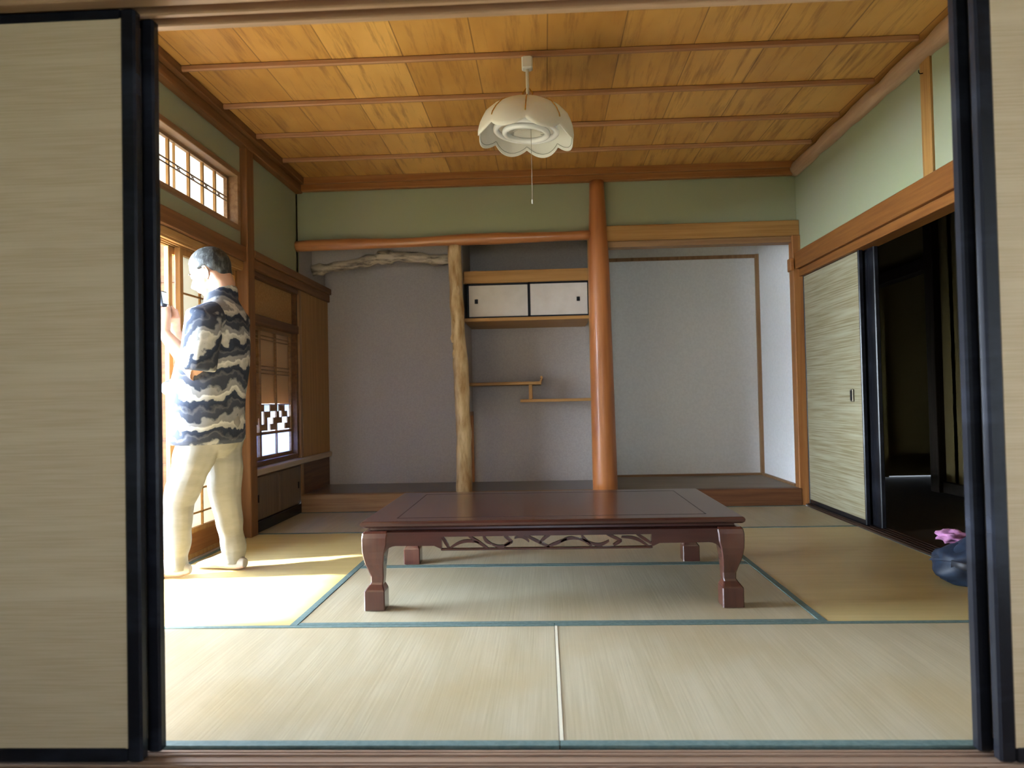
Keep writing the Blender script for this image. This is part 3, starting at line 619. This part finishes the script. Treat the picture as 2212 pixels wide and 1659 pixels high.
r.location.z = .0025     # the feet stand on the rush surface, level with the raised edging cloth

# ------------------------------------------------------------------ pendant lamp
LC = Vector((-.068, 1.845, 2.51))
r = thing('pendant_lamp', LC, 'cream scalloped pendant lamp with brass ribs hanging from the ceiling', 'lamp')
build('ceiling_rose', MB().box(LC.x-.027, LC.x+.027, LC.y-.027, LC.y+.027, 2.452, 2.512, 0, .006), M_whiteplastic, r)
build('cord', MB().tube([(LC.x, LC.y, 2.455), (LC.x, LC.y, 2.31)], .008, 10), M_whiteplastic, r)
m = MB()
for s_ in (-1, 1): m.tube([(LC.x, LC.y, 2.365), (LC.x+s_*.012, LC.y, 2.352), (LC.x+s_*.024, LC.y, 2.335), (LC.x+s_*.022, LC.y, 2.320), (LC.x+s_*.010, LC.y, 2.314)], .0035, 8)
m.lathe([(.006, 2.318), (.022, 2.312), (.030, 2.304), (.004, 2.300)], (LC.x, LC.y, 0), 20)
build('brass_hook', m, M_brass, r)
NS, SX, SY = 96, LC.x-.0, LC.y
TILT = Matrix.Rotation(math.radians(4), 4, 'Y')
def shade_pt(a, t, inner=0):
    # t 0 top .. 1 rim
    lobe = abs(math.sin(a*4))          # 8 petals
    prof = [(0, .012, .0), (.08, .05, -.004), (.22, .105, -.02), (.42, .168, -.050), (.62, .210, -.090), (.80, .234, -.128), (.92, .243, -.158), (1, .242, -.176)]
    for (t0, r0, z0), (t1, r1, z1) in zip(prof, prof[1:]):
        if t <= t1: k = (t-t0)/(t1-t0); rr_ = r0+(r1-r0)*k; z = z0+(z1-z0)*k; break
    rr_ = rr_*(1-.055*(1-lobe)*min(1, t*1.6))-inner
    z -= .040*(lobe**.8)*max(0, (t-.62)/.38)**1.3
    v = Vector((rr_*math.cos(a), rr_*math.sin(a), z)); v = TILT @ v
    return (SX+v.x, SY+v.y, 2.305+v.z)
m = MB(); A0 = math.radians(8)
out = [[shade_pt(A0+2*math.pi*j/NS, i/16) for j in range(NS)] for i in range(17)]
inn = [[shade_pt(A0+2*math.pi*j/NS, i/16, .004) for j in range(NS)] for i in range(16, -1, -1)]
m.rings(out+inn, 0, False)
M_shade = paper('cream_lamp_acrylic', (.97, .97, .94), .3)
sh = build('lamp_shade', m, M_shade, r)
m = MB()
for k in range(8):
    a = A0*0+math.pi/4*k+A0*0
    P = [Vector(shade_pt(a, t_/12*.86, -.003)) for t_ in range(1, 13)]
    m.tube(P, .003, 6)
build('brass_ribs', m, M_brass, sh)
m = MB()
def scal(a, off, zz): 
    v = Vector(shade_pt(a, 1, off)); return (v.x, v.y, v.z+zz)
m.tube([scal(A0+2*math.pi*j/192, .006, .018) for j in range(192)], .0012, 5, closed=True)
build('rim_line', m, mat('dark_rim_thread', (.25, .27, .24), .7), sh)
M_tube = mat('white_glass_tube', (.85, .86, .88), .25, .5)
for R_, nm in ((.150, 'ring_tube'), (.105, 'ring_tube')):
    pts = []
    for j in range(48):
        a = 2*math.pi*j/48; v = TILT @ Vector((R_*math.cos(a), R_*math.sin(a), -.158-(.0 if R_ > .12 else .012))); pts.append((SX+v.x, SY+v.y, 2.305+v.z))
    build('ring_tube', MB().tube(pts, .0145, 12, closed=True), M_tube, r)
m = MB(); v = TILT @ Vector((0, 0, -.12)); c = (SX+v.x, SY+v.y, 2.305+v.z)
m.lathe([(.0, .03), (.062, .028), (.07, .01), (.062, -.012), (0, -.014)], c, 28)
for k in range(4):
    a = math.pi/4+k*math.pi/2; m.box(c[0]+.11*math.cos(a)-.012, c[0]+.11*math.cos(a)+.012, c[1]+.11*math.sin(a)-.012, c[1]+.11*math.sin(a)+.012, c[2]-.03, c[2]+.01, 0, .003)
    m.tube([(c[0], c[1], c[2]), (c[0]+.15*math.cos(a), c[1]+.15*math.sin(a), c[2]-.02)], .005, 6)
build('tube_holder', m, M_whiteplastic, r)
build('pull_string', MB().tube([(SX+.012, SY-.02, 2.18), (SX+.012, SY-.02, 1.80)], .0012, 5).tube([(SX+.012, SY-.02, 1.80), (SX+.012, SY-.02, 1.78)], .004, 8), mat('thin_grey_string', (.45, .42, .36), .8), r)

# ------------------------------------------------------------------ bag and pink cloth
M_bag = mat('dark_blue_nylon', (.022, .036, .065), .5, .3, 0, 0, ('n', (14, 14, 14), (.010, .014, .026), .4, .65), .3)
M_bagd = mat('black_nylon', (.018, .02, .028), .5, .4)
r = thing('shoulder_bag', (1.80, 1.47, 0.0), 'slumped dark blue bag on the golden mat by the right track', 'bag')
def blob(c, R, n=28, k=20, amp=.12, sd=0, zmin=None, e=1.0):
    m = MB(); rs = []
    for i in range(1, k):
        ph = math.pi*i/k; ring = []
        for j in range(n):
            th = 2*math.pi*j/n
            d = Vector((math.sin(ph)*math.cos(th), math.sin(ph)*math.sin(th), math.cos(ph)))
            d2 = Vector([math.copysign(abs(q_)**e, q_) for q_ in d])
            f_ = 1+amp*noise.noise(d*2.2+Vector((sd, 0, 0)))+amp*.5*noise.noise(d*6+Vector((sd, 0, 3)))
            p = Vector((c[0]+R[0]*d2.x*f_, c[1]+R[1]*d2.y*f_, c[2]+R[2]*d2.z*f_))
            if zmin is not None and p.z < zmin: p.z = zmin
            ring.append(p)
        rs.append(ring)
    return m.rings(rs, 0, True)
build('bag_body', blob((1.80, 1.47, .075), (.165, .12, .090), amp=.16, sd=3, zmin=.002, e=.8), M_bag, r)
m = MB(); rs = []
for i in range(12):
    t = i/11; ring = []
    w = .16*(1-t)**.7+.012; d = .11*(1-t)+.012
    for j in range(20):
        a = 2*math.pi*j/20; ring.append((1.80+.045*t+w*math.cos(a)*(1+.1*math.sin(3*a+t*4)), 1.47+d*math.sin(a), .10+.125*t+.008*math.sin(a*4)))
    rs.append(ring)
build('bag_flap', m.rings(rs, 0, True), M_bag, r)
build('bag_strap', MB().tube([(1.66, 1.40, .10), (1.70, 1.345, .095), (1.80, 1.33, .085), (1.92, 1.34, .09)], [(.016, .004)]*4, 8), M_bagd, r)
build('side_pocket', blob((1.84, 1.355, .045), (.05, .03, .04), amp=.1, sd=8, zmin=.002, e=.8), mat('grey_blue_mesh', (.12, .19, .28), .6, .3, 0, 0, ('n', (120, 120, 120), (.03, .04, .06), .4, .6)), r)
m = blob((1.79, 1.63, .168), (.065, .05, .028), amp=.55, sd=5)
c_ = build('pink_cloth', m, mat('pink_cloth', (.52, .24, .42), .8, .2, 0, 0, ('n', (30, 30, 30), (.38, .16, .33), .4, .6)))
tag(c_, 'crumpled pink cloth resting behind and on top of the blue bag', 'cloth')

# ------------------------------------------------------------------ person
def ell(c, F, U, S, rf, ru, rs, n=24, k=16, fn=None):
    """ellipsoid rings along axis U; F front, S side"""
    rs_ = []
    for i in range(1, k):
        ph = math.pi*i/k; ring = []
        for j in range(n):
            th = 2*math.pi*j/n
            f, s_, u = math.sin(ph)*math.cos(th), math.sin(ph)*math.sin(th), math.cos(ph)
            g = fn(f, s_, u) if fn else 1
            ring.append(Vector(c)+F*(f*rf*g)+S*(s_*rs*g)+U*(u*ru*g))
        rs_.append(ring)
    return rs_
def remesh(o, vox, smooth=6, lap=.5):
    r_ = o.modifiers.new('remesh', 'REMESH'); r_.mode = 'VOXEL'; r_.voxel_size = vox; r_.use_smooth_shade = True
    s_ = o.modifiers.new('smooth', 'SMOOTH'); s_.factor = lap; s_.iterations = smooth
    return o
FR, SD = Vector((-1, 0, 0)), Vector((0, -1, 0)); PY = 1.8
pr = thing('person', (-1.70, 1.80, 0), 'person in a wavy striped shirt and beige trousers holding up a phone', 'person')
th_ = math.radians(24)
HF = Vector((-math.cos(th_), 0, -math.sin(th_))); HU = Vector((-math.sin(th_), 0, math.cos(th_))); HS = Vector((0, -1, 0))
yaw_ = math.radians(-4)
HF = Matrix.Rotation(yaw_, 3, 'Z') @ HF; HS = Matrix.Rotation(yaw_, 3, 'Z') @ HS; HU = Matrix.Rotation(yaw_, 3, 'Z') @ HU
HC = Vector((-1.657, 1.8, 1.490))
def H(f, u, s_=0): return HC+HF*f+HU*u+HS*s_
m = MB()
m.rings(ell(H(-.004, .022), HF, HU, HS, .098, .092, .076), 0)                       # skull
m.rings(ell(H(.036, -.035), HF, HU, HS, .060, .085, .058), 0)                      # face
m.rings(ell(H(.052, -.088), HF, HU, HS, .030, .026, .032), 0)                      # chin
m.rings(ell(H(.012, -.070), HF, HU, HS, .055, .035, .054), 0)                      # jaw
m.rings(ell(H(.082, .012), HF, HU, HS, .014, .012, .045), 0)                       # brow
m.tube([H(.088, .002), H(.101, -.016), H(.114, -.034), H(.104, -.044), H(.088, -.046)], [.008, .010, .012, .013, .009], 10)   # nose
for s_ in (-1, 1):
    m.rings(ell(H(.098, -.038, s_*.012), HF, HU, HS, .010, .008, .008, 12, 8), 0)
    m.rings(ell(H(.070, -.030, s_*.032), HF, HU, HS, .022, .018, .018, 12, 8), 0)  # cheek
m.rings(ell(H(.092, -.062), HF, HU, HS, .010, .006, .022, 12, 8), 0); m.rings(ell(H(.089, -.073), HF, HU, HS, .010, .007, .020, 12, 8), 0)
for s_ in (-1, 1):   # ears
    base = H(-.014, -.030, s_*.079)
    pts = []
    for q_ in range(13):
        a = q_/12*1.55*math.pi-.15*math.pi
        pts.append(base+HF*(-.016*math.sin(a)*1.05-.004)+HU*(.030*math.cos(a))+HS*(s_*(.016+.009*math.sin(a))))
    m.tube(pts, [.0055]*12+[.006], 8)
    m.rings(ell(base+HF*-.004+HS*(s_*.004), HF, HU, HS, .015, .027, .008, 14, 8), 0)
    m.rings(ell(base+HU*-.030+HF*.004+HS*(s_*.008), HF, HU, HS, .008, .010, .006, 12, 8), 0)
m.tube([H(-.03, -.03), H(-.030, -.085), Vector((-1.595, 1.8, 1.345)), Vector((-1.59, 1.8, 1.26))], [.062, .060, .064, .085], 20)
# arms and hands
ELB_L, WR_L, HD_L = at(428, 806, 1.60), at(356, 722, 1.66), at(358, 686, 1.70)
ELB_R, WR_R, HD_R = at(415, 795, 1.98), at(378, 716, 1.86), at(370, 684, 1.815)
SH_L, SH_R = Vector((-1.605, 1.615, 1.255)), Vector((-1.605, 1.985, 1.255))
for SH, EL, WR in ((SH_L, ELB_L, WR_L), (SH_R, ELB_R, WR_R)):
    m.tube([SH, SH.lerp(EL, .5), EL.lerp(SH, .08), EL, EL.lerp(WR, .25), EL.lerp(WR, .6), WR], [.055, .052, .046, .045, .046, .038, .028], 16)
PH = at(357, 664, 1.715)       # phone centre
PU = Vector((-.16, 0, 1)).normalized(); PN = Vector((PU.z, 0, -PU.x)); PS = Vector((0, 1, 0))
def hand(WR, HD, side):
    """palm beside the phone, fingers folded round its back, thumb on its face; side = -1 near hand, +1 far hand"""
    pc = PH-PU*.030+PS*(side*.040)+PN*.004
    m.tube([WR, WR.lerp(pc, .5), pc-PU*.012, pc+PU*.022], [(.027, .020), (.034, .020), (.040, .017), (.036, .014)], 14, up=PN)
    for k in range(4):
        b0 = pc+PU*(.030-.021*k)+PN*(-.012); ln = (.95, 1.05, 1.0, .82)[k]
        m.tube([pc+PU*(.018-.016*k), b0+PS*(side*.004), b0+PN*(-.020*ln)-PS*(side*.012), b0+PN*(-.024*ln)-PS*(side*.032*ln), b0+PN*(-.018)-PS*(side*.050*ln)], [.0095, .009, .0085, .008, .0065], 10)
    t0 = pc-PU*.020+PN*.012
    m.tube([t0, t0+PU*.018+PN*.014-PS*(side*.006), t0+PU*.038+PN*.012-PS*(side*.018), t0+PU*.054+PN*.006-PS*(side*.026)], [.012, .0105, .0095, .0075], 10)
hand(WR_L, HD_L, -1); hand(WR_R, HD_R, 1)
# feet
def foot(c, d, L=.235):
    d = Vector(d).normalized(); s_ = Vector((-d.y, d.x, 0)); rs_ = []
    for t, w_, h, zc in ((-.04, .022, .02, .034), (0, .032, .036, .040), (.05, .036, .045, .048), (.10, .040, .036, .040), (.15, .046, .026, .030), (.20, .044, .018, .022), (.232, .030, .012, .016)):
        rs_.append([Vector(c)+d*(t-.03)+s_*(w_*math.cos(2*math.pi*j/16))+Vector((0, 0, max(.002, zc+h*math.sin(2*math.pi*j/16)))) for j in range(16)])
    return rs_
FT_L, FT_R = Vector((-1.815, 1.735, 0)), Vector((-1.595, 1.885, 0))
legm = MB()
HL, HR = Vector((-1.665, 1.715, .70)), Vector((-1.645, 1.885, .70))
KL, KR = at(388, 1085, 1.715), at(490, 1090, 1.885)
AL, AR = FT_L+Vector((.0, 0, .08)), FT_R+Vector((0, 0, .08))
for A_, K_, H_ in ((AL, KL, HL), (AR, KR, HR)): m.tube([A_+Vector((0, 0, -.03)), A_, A_.lerp(K_, .5), K_, H_, H_+Vector((0, 0, .1))], [.036, .034, .05, .052, .075, .08], 16)
m.rings(foot(FT_L, (-1, -.12, 0)), 0); m.rings(foot(FT_R, (-1, .25, 0)), 0)
m.rings([[Vector((cx+a*math.cos(2*math.pi*j/24), 1.8+b*math.sin(2*math.pi*j/24), z)) for j in range(24)] for z, cx, a, b in ((.68, -1.655, .09, .14), (.85, -1.655, .11, .14), (1.0, -1.64, .12, .14), (1.15, -1.615, .10, .155), (1.27, -1.60, .07, .15), (1.32, -1.60, .04, .08))], 0)
M_skin = mat('skin', (.58, .35, .24), .5, .35, 0, 0, ('n', (12, 12, 12), (.50, .28, .19), .4, .7)); M_skin.node_tree.nodes['Principled BSDF'].inputs['Subsurface Weight'].default_value = .08
M_skin.node_tree.nodes['Principled BSDF'].inputs['Subsurface Radius'].default_value = (.02, .008, .004)
remesh(build('body', m, M_skin, pr), .005, 3)
# eyes and brows
M_brow = mat('grey_brow', (.10, .095, .09), .9); M_eye = mat('eye', (.35, .30, .27), .2, .5, 0, 0, ('n', (9, 9, 9), (.05, .03, .02), .4, .6))
for s_ in (-1, 1):
    build('eyebrow', MB().tube([H(.088, .014, s_*.016), H(.092, .019, s_*.032), H(.080, .014, s_*.050)], [.003, .004, .002], 6), M_brow, pr)
    build('eye', MB().rings(ell(H(.078, -.004, s_*.031), HF, HU, HS, .011, .009, .012, 14, 10), 0), M_eye, pr)
# hair
def hz(f, s_, u):
    """1.05 where hair grows, below the scalp elsewhere: high over the brow, down to the ear top at the sides, low on the nape"""
    a = abs(s_)
    line = -.62 if f < -.45 else (-.62+(f+.45)/.25*.50 if f < -.20 else (-.12 if f < .30 else -.12+(f-.30)*2.1))
    if a < .35 and f > .3: line = .45
    k_ = max(0, min(1, (u-line)/.10+.5))
    return .925+.125*k_*(1+.10*noise.noise(Vector((f*7, s_*7, u*7))))
m = MB().rings(ell(H(-.006, .020), HF, HU, HS, .101, .096, .079, 72, 44, hz), 0)
m.rings(ell(H(-.060, -.028), HF, HU, HS, .036, .052, .058, 30, 20), 0)
M_hair = mat('grey_black_hair', (.012, .013, .013), .55, .5, 0, 0, ('n', (60, 60, 25), (.11, .12, .115), .45, .75), .8)
remesh(build('hair', m, M_hair, pr), .005, 2)
# shirt
def shirtmat(name, rot):
    mm = mat(name, (.3, .3, .3), .8, .2); n = mm.node_tree.nodes; L = mm.node_tree.links; b = n['Principled BSDF']
    t = n.new('ShaderNodeTexCoord'); mp = n.new('ShaderNodeMapping'); mp.inputs['Rotation'].default_value = rot; L.new(t.outputs['Object'], mp.inputs[0])
    s1 = n.new('ShaderNodeSeparateXYZ'); L.new(mp.outputs[0], s1.inputs[0])
    nz = n.new('ShaderNodeTexNoise'); nz.inputs['Scale'].default_value = 9; nz.inputs['Detail'].default_value = 2; L.new(mp.outputs[0], nz.inputs['Vector'])
    n2 = n.new('ShaderNodeTexNoise'); n2.inputs['Scale'].default_value = 45; n2.inputs['Detail'].default_value = 3; L.new(mp.outputs[0], n2.inputs['Vector'])
    def mth(op, a, c):
        x = n.new('ShaderNodeMath'); x.operation = op
        for i, q in enumerate((a, c)):
            if isinstance(q, (int, float)): x.inputs[i].default_value = q
            else: L.new(q, x.inputs[i])
        return x.outputs[0]
    v = mth('ADD', mth('MULTIPLY', s1.outputs['Z'], 7.2), mth('MULTIPLY', nz.outputs['Fac'], 1.25))
    v = mth('ADD', v, mth('MULTIPLY', n2.outputs['Fac'], .22))
    fr = mth('FRACT', v, 0)
    r = n.new('ShaderNodeValToRGB'); r.color_ramp.interpolation = 'LINEAR'; L.new(fr, r.inputs[0])
    cols = [(0, (.40, .39, .36)), (.13, (.60, .59, .55)), (.20, (.22, .22, .22)), (.34, (.26, .26, .26)), (.42, (.035, .042, .06)), (.60, (.045, .05, .07)), (.66, (.10, .10, .11)), (.76, (.02, .026, .045)), (.90, (.03, .04, .065)), (.95, (.40, .39, .36))]
    e = r.color_ramp.elements; e[0].position = 0; e[0].color = (*cols[0][1], 1); e[1].position = .95; e[1].color = (*cols[-1][1], 1)
    for p_, c_ in cols[1:-1]: q_ = e.new(p_); q_.color = (*c_, 1)
    L.new(r.outputs[0], b.inputs['Base Color'])
    return mm
M_sh1 = shirtmat('wavy_striped_cotton', (0, 0, 0)); M_sh2 = shirtmat('wavy_striped_sleeve', (0, .9, .2))
m = MB(); rs_ = []
for z, cx, a, b in ((.640, -1.683, .158, .192), (.66, -1.683, .172, .205), (.72, -1.682, .172, .205), (.80, -1.678, .170, .203), (.88, -1.672, .172, .203), (.96, -1.660, .172, .203), (1.04, -1.645, .162, .205), (1.12, -1.627, .145, .208), (1.20, -1.610, .125, .205), (1.26, -1.600, .108, .192), (1.305, -1.597, .088, .155), (1.335, -1.597, .075, .105), (1.36, -1.598, .069, .080), (1.372, -1.60, .062, .070)):
    ring = []
    for j in range(48):
        t = 2*math.pi*j/48
        fold = 1+.022*math.sin(t*7+z*9)*(1.35-z)+.020*noise.noise(Vector((math.cos(t)*2, math.sin(t)*2, z*5)))
        ring.append(Vector((cx+a*math.cos(t)*fold, 1.8+b*math.sin(t)*fold, z)))
    rs_.append(ring)
m.rings(rs_, 0)
m.rings(ell(at(383, 838, 1.74), FR, Vector((0, 0, 1)), SD, .075, .045, .08), 0)
m.rings(ell(at(366, 835, 1.74), FR, Vector((0, 0, 1)), SD, .038, .028, .04), 0)
# collar
rc = []
for z, rr_ in ((1.335, .082), (1.375, .078), (1.392, .072), (1.375, .064), (1.345, .066)):
    rc.append([Vector((-1.605+rr_*1.0*math.cos(2*math.pi*j/30), 1.8+rr_*1.06*math.sin(2*math.pi*j/30), z-.028*math.cos(2*math.pi*j/30)*-1)) for j in range(30)])
m.rings(rc, 0, False, closed=True)
sh_o = build('shirt', m, M_sh1, pr); remesh(sh_o, .006, 3)
for SH, EL, nm in ((SH_L, ELB_L, 'a'), (SH_R, ELB_R, 'b')):
    d = (EL-SH); L_ = d.length; d.normalize()
    m = MB(); P_ = [SH+Vector((.02, (1.8-SH.y)*.35, .0)), SH+d*.03, SH+d*L_*.35, SH+d*L_*.65, SH+d*(L_-.045), SH+d*(L_-.015)]
    m.tube(P_, [.075, .082, .084, .083, .084, .080], 26, jit=.10)
    m.tube([SH+d*(L_-.02), SH+d*(L_-.010)], [.078, .070], 26)
    remesh(build('sleeve', m, M_sh2, pr), .006, 3)
# trousers
m = MB()
for A_, K_, H_, k_ in ((AL, KL, HL, 1), (AR, KR, HR, 2)):
    P_ = []; R_ = []; key = [(A_+Vector((.0, 0, -.045)), .052), (A_+Vector((0, 0, .03)), .056), (A_.lerp(K_, .5), .064), (K_, .072), (K_.lerp(H_, .5), .088), (H_, .104), (H_+Vector((-.0, 0, .06)), .10)]
    for (p0, r0), (p1, r1) in zip(key, key[1:]):
        for q_ in range(6):
            t = q_/6; p = p0.lerp(p1, t)
            fold = .003*math.sin(p.z*33+k_*2)*math.sin(p.z*13)+.006*noise.noise(Vector((p.z*14, k_, 0)))
            P_.append(p+Vector((.003*math.sin(p.z*11), .004*math.sin(p.z*9+k_), 0))); R_.append(r0+(r1-r0)*t+fold)
    m.tube(P_, R_, 30, jit=.09)
m.rings([[Vector((cx+a*math.cos(2*math.pi*j/36)*(1+.02*math.sin(j*1.3)), 1.8+b*math.sin(2*math.pi*j/36), z)) for j in range(36)] for z, cx, a, b in ((.575, -1.655, .06, .07), (.61, -1.655, .10, .13), (.66, -1.655, .130, .170), (.74, -1.66, .150, .182), (.82, -1.665, .150, .185), (.88, -1.665, .14, .18))], 0)
M_pants = mat('beige_cotton', (.27, .26, .235), .85, .15, 0, 0, ('n', (5, 5, 14), (.22, .21, .185), .4, .65), .25)
remesh(build('trousers', m, M_pants, pr), .006, 3)
m = MB(); 
for c_, d_ in ((FT_L, (-1, -.12, 0)), (FT_R, (-1, .25, 0))):
    rs_ = foot(c_, d_); cc = Vector(c_)
    rs_ = [[cc+Vector(((p.x-cc.x)*1.03, (p.y-cc.y)*1.03, max(.001, p.z*1.06))) for p in rg] for rg in rs_]
    q_ = MB().rings(rs_, 0); q_.tube([c_+Vector((0, 0, .03)), c_+Vector((0, 0, .10))], [.04, .04], 16)
    remesh(build('sock', q_, mat('grey_sock', (.40, .38, .36), .9), pr), .006, 2)
# phone
ph = thing('mobile_phone', tuple(PH), 'small dark phone with a bright screen held up in the raised hands', 'phone')
def obox(c, U_, N_, S_, hu, hn, hs, mb):
    b0 = len(mb.v)
    for a in (-1, 1):
        for b_ in (-1, 1):
            for d in (-1, 1): mb.v.append(tuple(c+U_*(a*hu)+N_*(b_*hn)+S_*(d*hs)))
    for q_ in ((0, 1, 3, 2), (4, 6, 7, 5), (0, 4, 5, 1), (2, 3, 7, 6), (0, 2, 6, 4), (1, 5, 7, 3)): mb.face([b0+i for i in q_])
    return mb
o_ = build('phone_body', obox(PH+PU*.012, PU, PN, PS, .068, .006, .030, MB()), mat('dark_blue_phone_shell', (.05, .07, .10), .3, .5), ph)
bv = o_.modifiers.new('bevel', 'BEVEL'); bv.width = .004; bv.segments = 3
ms = bpy.data.materials.new('lit_phone_screen'); ms.use_nodes = True
b_ = ms.node_tree.nodes['Principled BSDF']; b_.inputs['Base Color'].default_value = (.4, .6, .7, 1); b_.inputs['Emission Color'].default_value = (.75, .95, 1, 1); b_.inputs['Emission Strength'].default_value = 1.0; b_.inputs['Roughness'].default_value = .15
build('screen', obox(PH+PU*.045+PN*.0063, PU, PN, PS, .028, .0006, .024, MB()), ms, ph)
